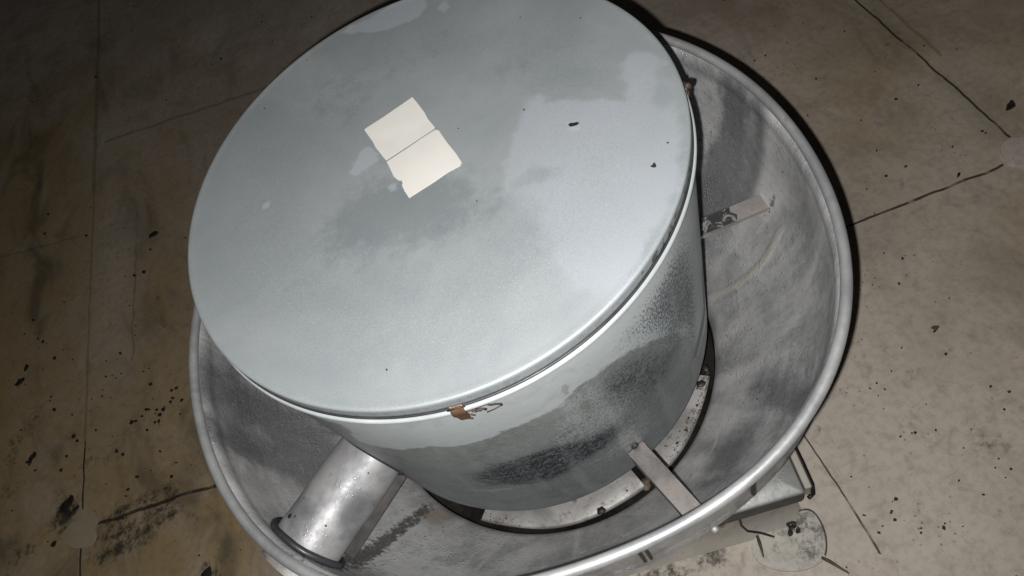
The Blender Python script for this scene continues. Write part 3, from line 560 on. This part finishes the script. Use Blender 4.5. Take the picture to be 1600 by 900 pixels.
# spring clips on the bead
def clip(az, wires=True):
    a0 = R_(az); base = empty('spring_clip'); base.parent = lid
    prof = [(.3006, -.0145), (.3022, -.0150), (.3045, -.0175), (.3056, -.0215), (.3054, -.0265), (.3040, -.0305), (.3030, -.034), (.3028, -.040), (.3024, -.044)]
    prof = smooth_open(prof, 1); n = 8; hw = .0066; V = []; F = []
    for k in range(n + 1):
        for s_, off in ((0, 0.), (1, .0009)):
            for (r, z) in prof:
                t = (k / n * 2 - 1); taper = 1 - .25 * max(0, (-z - .03) / .012); aa = a0 + t * hw * taper / .3
                V.append(((r + off) * math.cos(aa), (r + off) * math.sin(aa), H + z))
    m = len(prof); st_ = 2 * m
    for k in range(n):
        for i in range(m - 1):
            F.append((k * st_ + i, (k + 1) * st_ + i, (k + 1) * st_ + i + 1, k * st_ + i + 1))
            F.append((k * st_ + m + i, (k + 1) * st_ + m + i, (k + 1) * st_ + m + i + 1, k * st_ + m + i + 1))
    for i in range(m - 1):
        F.append((i, i + 1, m + i + 1, m + i)); q = n * st_; F.append((q + i, q + i + 1, q + m + i + 1, q + m + i))
    o = normals(link('spring_clip', V, F, M_COPPER, lid)); bpy.data.objects.remove(base)
    P = lambda du, z, r=.3016: Vector((r * math.cos(a0 + du / .2955), r * math.sin(a0 + du / .2955), H + z))
    paths = [([P(-.0085, -.0150, .3035), P(0, -.0140, .3035), P(.0085, -.0150, .3035)], .0012)]
    if not wires: paths += [([P(-.004, -.012, .3045), P(0, -.018, .3085), P(.003, -.026, .3075)], .0034)]
    if wires:
        paths += [([P(-.0065, -.030, .303), P(-.005, -.036), P(-.0035, -.043), P(-.001, -.0465)], .0009), ([P(.0065, -.026, .3035), P(.0105, -.032), P(.0155, -.031), P(.0175, -.027), P(.0185, -.030)], .0011),
              ([P(.0095, -.034), P(.012, -.037), P(.0165, -.035), P(.019, -.036), P(.0215, -.040)], .0013), ([P(.0175, -.029), P(.025, -.029), P(.0275, -.034), P(.032, -.036), P(.0365, -.0405), P(.036, -.043)], .0011),
              ([P(-.001, -.0445), P(.003, -.049), P(.005, -.050)], .0010), ([P(.0065, -.038, .3025), P(.0075, -.043), P(.009, -.0445)], .0008), ([P(.036, -.043), P(.028, -.0455), P(.02, -.0465)], .0007), ([P(.012, -.030), P(.013, -.036), P(.0175, -.038)], .0012)]
    V, F = join(*[tube(p, r, 6) for p, r in paths]); link('wire_bail', V, F, M_WIRE, o)
    return o
tag(clip(-107.3), 'brown rusted spring clip at the front of the lid'); tag(clip(-18.3, False), 'dark rusted spring clip at the far right of the lid')

# the support straps between drum and bowl
M_STRAP2 = mat_metal('pale_dusty_strap', (.24, .222, .212), (.36, .335, .32), (.4, .6), .3, .4, True, 1.4, gcol=(.1, .085, .075))
def strap(az, zi=-.360, w_=.0145, ri=.2895, ro=None, label=None, fd=.007):
    ro = ro or (rimr(R_(az)) - .445) * .6 + .4215
    V = []; F = []; a = R_(az); ca, sa = math.cos(a), math.sin(a)
    def P(r, t, z): return (r * ca - t * sa, r * sa + t * ca, H + z)
    prof = [(ri + .003, zi + .016), (ri + .003, zi + .004), (ri + .0055, zi), (ro - .004, zi), (ro, zi - .004), (ro + .0005, zi - .010)]
    th = .0022
    hs = [w_, w_, w_, w_, w_, w_]
    for (r, z), h in zip(prof, hs):
        for t in (-h, h): V.append(P(r, t, z))
    for (r, z), h in zip(prof, hs):
        for t in (-h, h): V.append(P(r - th * .2, t, z - th))
    k = len(prof)
    for i in range(k - 1):
        F.append((2 * i, 2 * i + 1, 2 * i + 3, 2 * i + 2)); F.append((2 * k + 2 * i, 2 * k + 2 * i + 1, 2 * k + 2 * i + 3, 2 * k + 2 * i + 2))
        for s_ in (0, 1): F.append((2 * i + s_, 2 * i + 2 + s_, 2 * k + 2 * i + 2 + s_, 2 * k + 2 * i + s_))
    F.append((0, 1, 2 * k + 1, 2 * k)); F.append((2 * k - 2, 2 * k - 1, 4 * k - 1, 4 * k - 2))
    # down-turned flange on one long side
    b = len(V)
    for (r, z) in ((ri + .012, zi - .0005), (ro - .004, zi - .0005)):
        V.append(P(r, -w_, z)); V.append(P(r, -w_, z - fd)); V.append(P(r, -w_ + .0018, z - fd)); V.append(P(r, -w_ + .0018, z))
    F += [(b, b + 1, b + 5, b + 4), (b + 1, b + 2, b + 6, b + 5), (b + 2, b + 3, b + 7, b + 6), (b, b + 1, b + 2, b + 3), (b + 4, b + 5, b + 6, b + 7)]
    o = sharp(normals(link('support_strap', V, F, M_STRAP2 if az == -9.8 else M_STRAP, fan)), 30)
    # screw head on the upturned tab
    cV = []; cF = []; n = 10; p0 = Vector(P(ri + .0055, 0, zi + .009)); d = Vector((ca, sa, 0)); tt = Vector((-sa, ca, 0)); zz = Vector((0, 0, 1))
    for off, r in ((0, .0052), (.0035, .0046)):
        for k2 in range(n): cV.append(p0 + d * off + (tt * math.cos(2 * PI * k2 / n) + zz * math.sin(2 * PI * k2 / n)) * r)
    cF = [(k2, (k2 + 1) % n, n + (k2 + 1) % n, n + k2) for k2 in range(n)] + [tuple(range(n, 2 * n))]
    link('screw', cV, cF, M_WIRE, o, smooth=False)
    if label: tag(o, label)
    return o
strap(-80.8, w_=.0128, fd=.026, label='front right strap with a deep folded side'); s2 = strap(-9.8, zi=-.362, label='pale strap at the far right with black flaking film on its inner half'); strap(-149.8, zi=-.345, w_=.016, label='strap half hidden under the tube'); strap(63, zi=-.36); strap(135, zi=-.36)
def strap_film():
    V = []; a = R_(-9.8); ca, sa = math.cos(a), math.sin(a)
    poly = [(.296, -.0138), (.368, -.0138), (.373, -.004), (.366, .005), (.369, .0138), (.296, .0138)]
    return sheet([(r * ca - t * sa, r * sa + t * ca) for r, t in poly], H - .3618, M_FLAKE, s2, 'flaking_film', .0004)
t = NT('black_flaking_film'); nn = t.noise(55, 4, .7, dist=1.); cc = t.mix(t.ss(nn, .53, .6), (.045, .042, .04), (.25, .26, .28)); M_FLAKE = t.done(cc, .5, .2, nn, .3, .001)
strap_film()
# bolt outside the bowl
pb = at_az(rimr(R_(-80.8)) - .005, -80.8, H - .313); d = Vector((math.cos(R_(-80.8)), math.sin(R_(-80.8)), 0)); tt = Vector((-d.y, d.x, 0)); V = []
for off, r in ((0, .0042), (.005, .0044), (.0075, .003)):
    for k in range(12): V.append(pb + d * off + (tt * math.cos(PI * k / 6) + Vector((0, 0, 1)) * math.sin(PI * k / 6)) * r)
F = [(i * 12 + k, i * 12 + (k + 1) % 12, (i + 1) * 12 + (k + 1) % 12, (i + 1) * 12 + k) for i in (0, 1) for k in range(12)] + [tuple(range(24, 36))]
link('bolt_head', V, F, M_BOLT, bowl)

# tube from the drum to the bowl wall
PZ = H - .278; PA = -151.8; PR_ = .0455
a = R_(PA); ca, sa = math.cos(a), math.sin(a); ax = Vector((ca, sa, 0)); sd = Vector((-sa, ca, 0)); up = Vector((0, 0, 1))
def circ(cn, r, n=64): return [cn + (sd * math.cos(2 * PI * k / n) + up * math.sin(2 * PI * k / n)) * r for k in range(n)]
V = []; F = []; ss_ = np.linspace(.27, .434, 30); n = 64
for s_ in ss_: V += circ(Vector((0, 0, PZ)) + ax * float(s_), PR_ + .0006 * math.sin(s_ * 60))
for i in range(len(ss_) - 1):
    for k in range(n): F.append((i * n + k, i * n + (k + 1) % n, (i + 1) * n + (k + 1) % n, (i + 1) * n + k))
pipe = normals(link('breather_tube', V, F, M_PIPE, fan))
def on_tube(s_, an, r, name, mat, el=1.):
    cn = Vector((0, 0, PZ)) + ax * s_; ra = sd * math.cos(an) + up * math.sin(an); ta = -sd * math.sin(an) + up * math.cos(an)
    V = [cn + ra * (PR_ + .0014)] + [cn + ra * (PR_ + .0009) + ax * (r * el * math.cos(q * .7) * random.uniform(.6, 1.2)) + ta * (r * math.sin(q * .7) * random.uniform(.6, 1.2)) for q in range(9)]
    return link(name, V, [(0, 1 + q, 1 + (q + 1) % 9) for q in range(9)], mat, pipe)
for s_, an, r in ((.412, 2.02, .0042), (.408, 1.8, .0015), (.385, 1.95, .0014), (.395, .9, .0016)): on_tube(s_, an, r, 'chip', M_DARK)
# gasket on the drum follows its curve, gasket on the wall follows the wall
def saddle(R0, r, z0, minor, flip=1):
    P = []
    for k in range(72):
        an = 2 * PI * k / 72; s_ = r * math.cos(an); zz = r * math.sin(an); rr = math.sqrt(max(0, R0(z0 + zz) ** 2 - s_ * s_)); P.append(ax * rr + sd * s_ + up * (z0 + zz))
    return tube(P, minor, 8, True)
V, F = saddle(lambda z: .2945, PR_ + .002, PZ, .0038); link('tube_gasket', V, F, M_RUBBER, pipe)
def wallr(z):
    p = sorted([(zz, r) for r, zz in prof_in]); return float(np.interp(z, [q[0] for q in p], [q[1] for q in p])) + (rimr(a) - .445)
V, F = saddle(lambda z: wallr(z) - .004, PR_ + .0055, PZ, .0045); link('tube_gasket', V, F, M_RUBBER, pipe)
V, F = tube([Vector((0, 0, PZ)) + ax * s_ for s_ in (.436, .45, .452, .47)], lambda t: .045 if t < .5 else .053, 40)
fo = sharp(normals(link('outer_flange', V, F, M_PLATE, pipe)), 40); fo.location.z = -.02

# ------------------------------------------------------------------ scraps lying about
def flake(cx, cy, r, el, ang, z=.001, th=.0012, n=9):
    ph = [random.uniform(.55, 1.25) for _ in range(n)]; c_, s_ = math.cos(ang), math.sin(ang); V = [(cx, cy, z + th * 1.5)]
    for q, zz in ((1., th), (1.02, -.003)):
        for k in range(n):
            x = r * ph[k] * math.cos(2 * PI * k / n) * q; y = r * ph[k] * el * math.sin(2 * PI * k / n) * q; V.append((cx + x * c_ - y * s_, cy + x * s_ + y * c_, z + zz * (1 if zz < 0 else random.uniform(.6, 1.8))))
    return V, [(0, 1 + k, 1 + (k + 1) % n) for k in range(n)] + [(1 + k, 1 + n + k, 1 + n + (k + 1) % n, 1 + (k + 1) % n) for k in range(n)]
SC = [([(-1.343,1.019)], .017, .6, .3, 'black_leaf_scrap', 'largest black leaf scrap lower left, below a smaller one', 'leaf scrap'),
      ([(-1.315,1.057)], .012, .7, 1.2, 'black_leaf_scrap', 'small upright black scrap just above the largest one at left', 'leaf scrap'),
      ([(-0.8396,1.283)], .016, .55, .1, 'black_leaf_scrap', 'black leaf scrap lying alone on dark roof left of the lid', 'leaf scrap'),
      ([(-0.9006,0.1613)], .019, .6, .3, 'black_leaf_scrap', 'black scrap at the bottom edge left of the bowl', 'leaf scrap'),
      ([(1.221,0.1142)], .013, .6, .5, 'black_leaf_scrap', 'three pointed black scrap near the right edge above the round patch', 'leaf scrap'),
      ([(0.7143,-0.2189)], .0075, .7, -.3, 'brown_leaf_scrap', 'small brown scrap on clean roof right of the bowl', 'leaf scrap'),
      ([(-1.323,0.735)], .016, .4, 1., 'black_leaf_scrap', 'long thin black scrap at left between the leaf scraps and the seam', 'leaf scrap'),
      ([(-1.233,0.5337)], .022, .75, .5, 'black_leaf_scrap', 'ragged black clump at the left end of the dirty seam', 'leaf clump'),
      ([(1.008,0.03761)], .006, .6, .5, 'black_leaf_scrap', 'tiny black scrap beside the seam at right', 'leaf scrap'),
      ([(-1.276,0.4534)], .008, .8, .5, 'black_leaf_scrap', 'small black scrap below the dirty seam at lower left', 'leaf scrap')]
for (p,), r, el, an, nm, lb, ct in SC:
    parts = [flake(0, 0, r, el, an)]
    if 'three' in lb or 'clump' in lb or 'long' in lb: parts += [flake(r * .7, r * .5, r * .6, .5, 1.2), flake(-r * .6, -r * .1, r * .5, .5, 0.)]
    if 'clump' in lb: parts += [flake(r * .2, -r, r * .6, .6, 2.), flake(r * 1.3, -r * .9, r * .4, .6, .4)]
    V, F = join(*parts); o = link(nm, V, F, M_SCRAP if 'brown' in nm else M_LEAF, smooth=False, loc=(p[0], p[1], 0)); tag(o, lb, ct)
# twigs on the patch
def twig(name, pts, r, lb, mat=M_SCRAP, extra=()):
    p0 = Vector((*pts[0], 0)); P = [Vector((x, y, .0045 + r)) - p0 for x, y in pts]
    parts = [tube(P, lambda t: r * (.7 + .5 * math.sin(3.1 * t + .3) + .25 * math.sin(17 * t)), 7)] + [flake(x - p0.x, y - p0.y, rr, .7, 1., .006, .003) for x, y, rr in extra]
    V, F = join(*parts); o = link(name, V, F, mat, loc=p0); tag(o, lb, 'twig'); return o
twig('broken_twig', [(0.2492,-0.4604),(0.2563,-0.472),(0.2628,-0.4857),(0.2717,-0.5045)], .0032, 'dark knobbly twig pointing away from the mouldy patch')
twig('broken_twig', [(0.1765,-0.3738),(0.1722,-0.3873),(0.1683,-0.3983),(0.1631,-0.4109)], .0032, 'short brown twig standing against the curb flashing')
V, F = join(*[flake(x, y, r, .7, an, .003, .004) for x, y, r, an in ((0, 0, .008, .3), (-.008, -.004, .007, 1.), (.007, .006, .006, 2.), (.004, -.009, .007, .4), (-.002, .01, .006, .9))])
pc = [(0.2388,-0.3942)][0]; tag(link('leaf_clump', V, F, M_LEAF, smooth=False, loc=(pc[0], pc[1], .002)), 'ragged black clump on the mouldy patch at the curb foot', 'leaf clump')
V, F = flake(0, 0, .004, .8, .5, .008, .003); tag(link('white_pebble', V, F, M_BOLT, loc=(pc[0] - .0015, pc[1] - .005, 0)), 'tiny white pebble in the black clump at the curb foot', 'pebble')
# all the small grit on the roof
GR = [(-1.19,0.7264),(-1.237,0.647),(-1.217,0.6787),(-1.312,0.6932),(-1.18,0.7074),(-1.245,0.8996),(-1.239,0.8499),(-1.189,0.7304),(-1.123,0.7046),(-1.03,0.4998),(-0.9552,0.5308),(-0.9382,0.4431),(-0.9193,0.4732),(-1.058,0.4788),(-1.066,0.4648),(-1.027,0.4977),(-0.8916,0.6615),(-0.9458,0.7461),(-0.9721,0.6755),(-0.942,0.6559),(-0.936,0.635),(-0.986,0.6632),(-0.965,0.6709),(-0.9244,0.6444),(-0.8906,0.687),(-0.8771,0.6847),(-0.8684,0.6398),(-0.9008,0.6547),(-1.019,0.6637),(-1.006,0.6594),(-0.9541,0.6215),(-0.9429,0.6185),(-1.072,0.6039),(-1.057,0.5847),(-1.182,0.7047),(-1.269,1.138),(-1.223,1.029),(-1.017,0.9066),(-1.281,1.226),(-1.255,1.117),(-1.09,0.7994),(-0.979,0.6126),(0.51,-0.3567),(0.5307,-0.3625),(0.5362,-0.3645),(0.5686,-0.3793),(0.4322,-0.3519),(0.3872,-0.3715),(0.5857,-0.2461),(0.6861,-0.07438),(0.7292,-0.1024),(0.7747,-0.05957),(1.128,0.2913),(1.088,0.391),(0.9746,0.4665),(0.8843,0.3835),(1.063,0.2901),(1.128,0.09823),(1.129,0.09002),(0.9433,0.1229),(0.8953,0.1274),(0.9288,0.1972),(0.7052,-0.3651),(0.4571,-0.5213),(0.3611,-0.4739),(0.6008,-0.4838),(0.4248,-0.443),(0.36,-0.4378),(0.6898,-0.2722),(0.7232,-0.3895),(0.4032,-0.4568),(0.3986,-0.47),(-1.212,1.578),(-1.192,1.663),(-0.861,1.228),(-0.929,1.163),(-0.8967,1.153),(-0.4748,1.95),(-0.4346,1.946),(-0.9222,2.29),(-1.064,1.453)]
parts = []
for i, (x, y) in enumerate(GR): parts.append(flake(x, y, random.uniform(.0025, .006) if x < .1 else random.uniform(.0013, .0036), random.uniform(.5, 1), random.uniform(0, 3)))
cen = [GR[k] for k in (0, 10, 24, 42, 55, 46, 35)]
for k in range(320):
    if k % 2: c_ = random.choice(cen); x, y = random.gauss(c_[0], .22), random.gauss(c_[1], .22); r = random.uniform(.001, .0026)
    else: x, y = random.uniform(-1.9, 1.7), random.uniform(-.9, 3.); r = random.uniform(.001, .0036)
    parts.append(flake(x, y, r, random.uniform(.4, 1), random.uniform(0, 3), n=6, th=.0006))
V, F = join(*parts); tag(link('grit', V, F, M_LEAF, smooth=False), 'fine black grit and specks scattered over the stained roof', 'grit', kind='stuff')
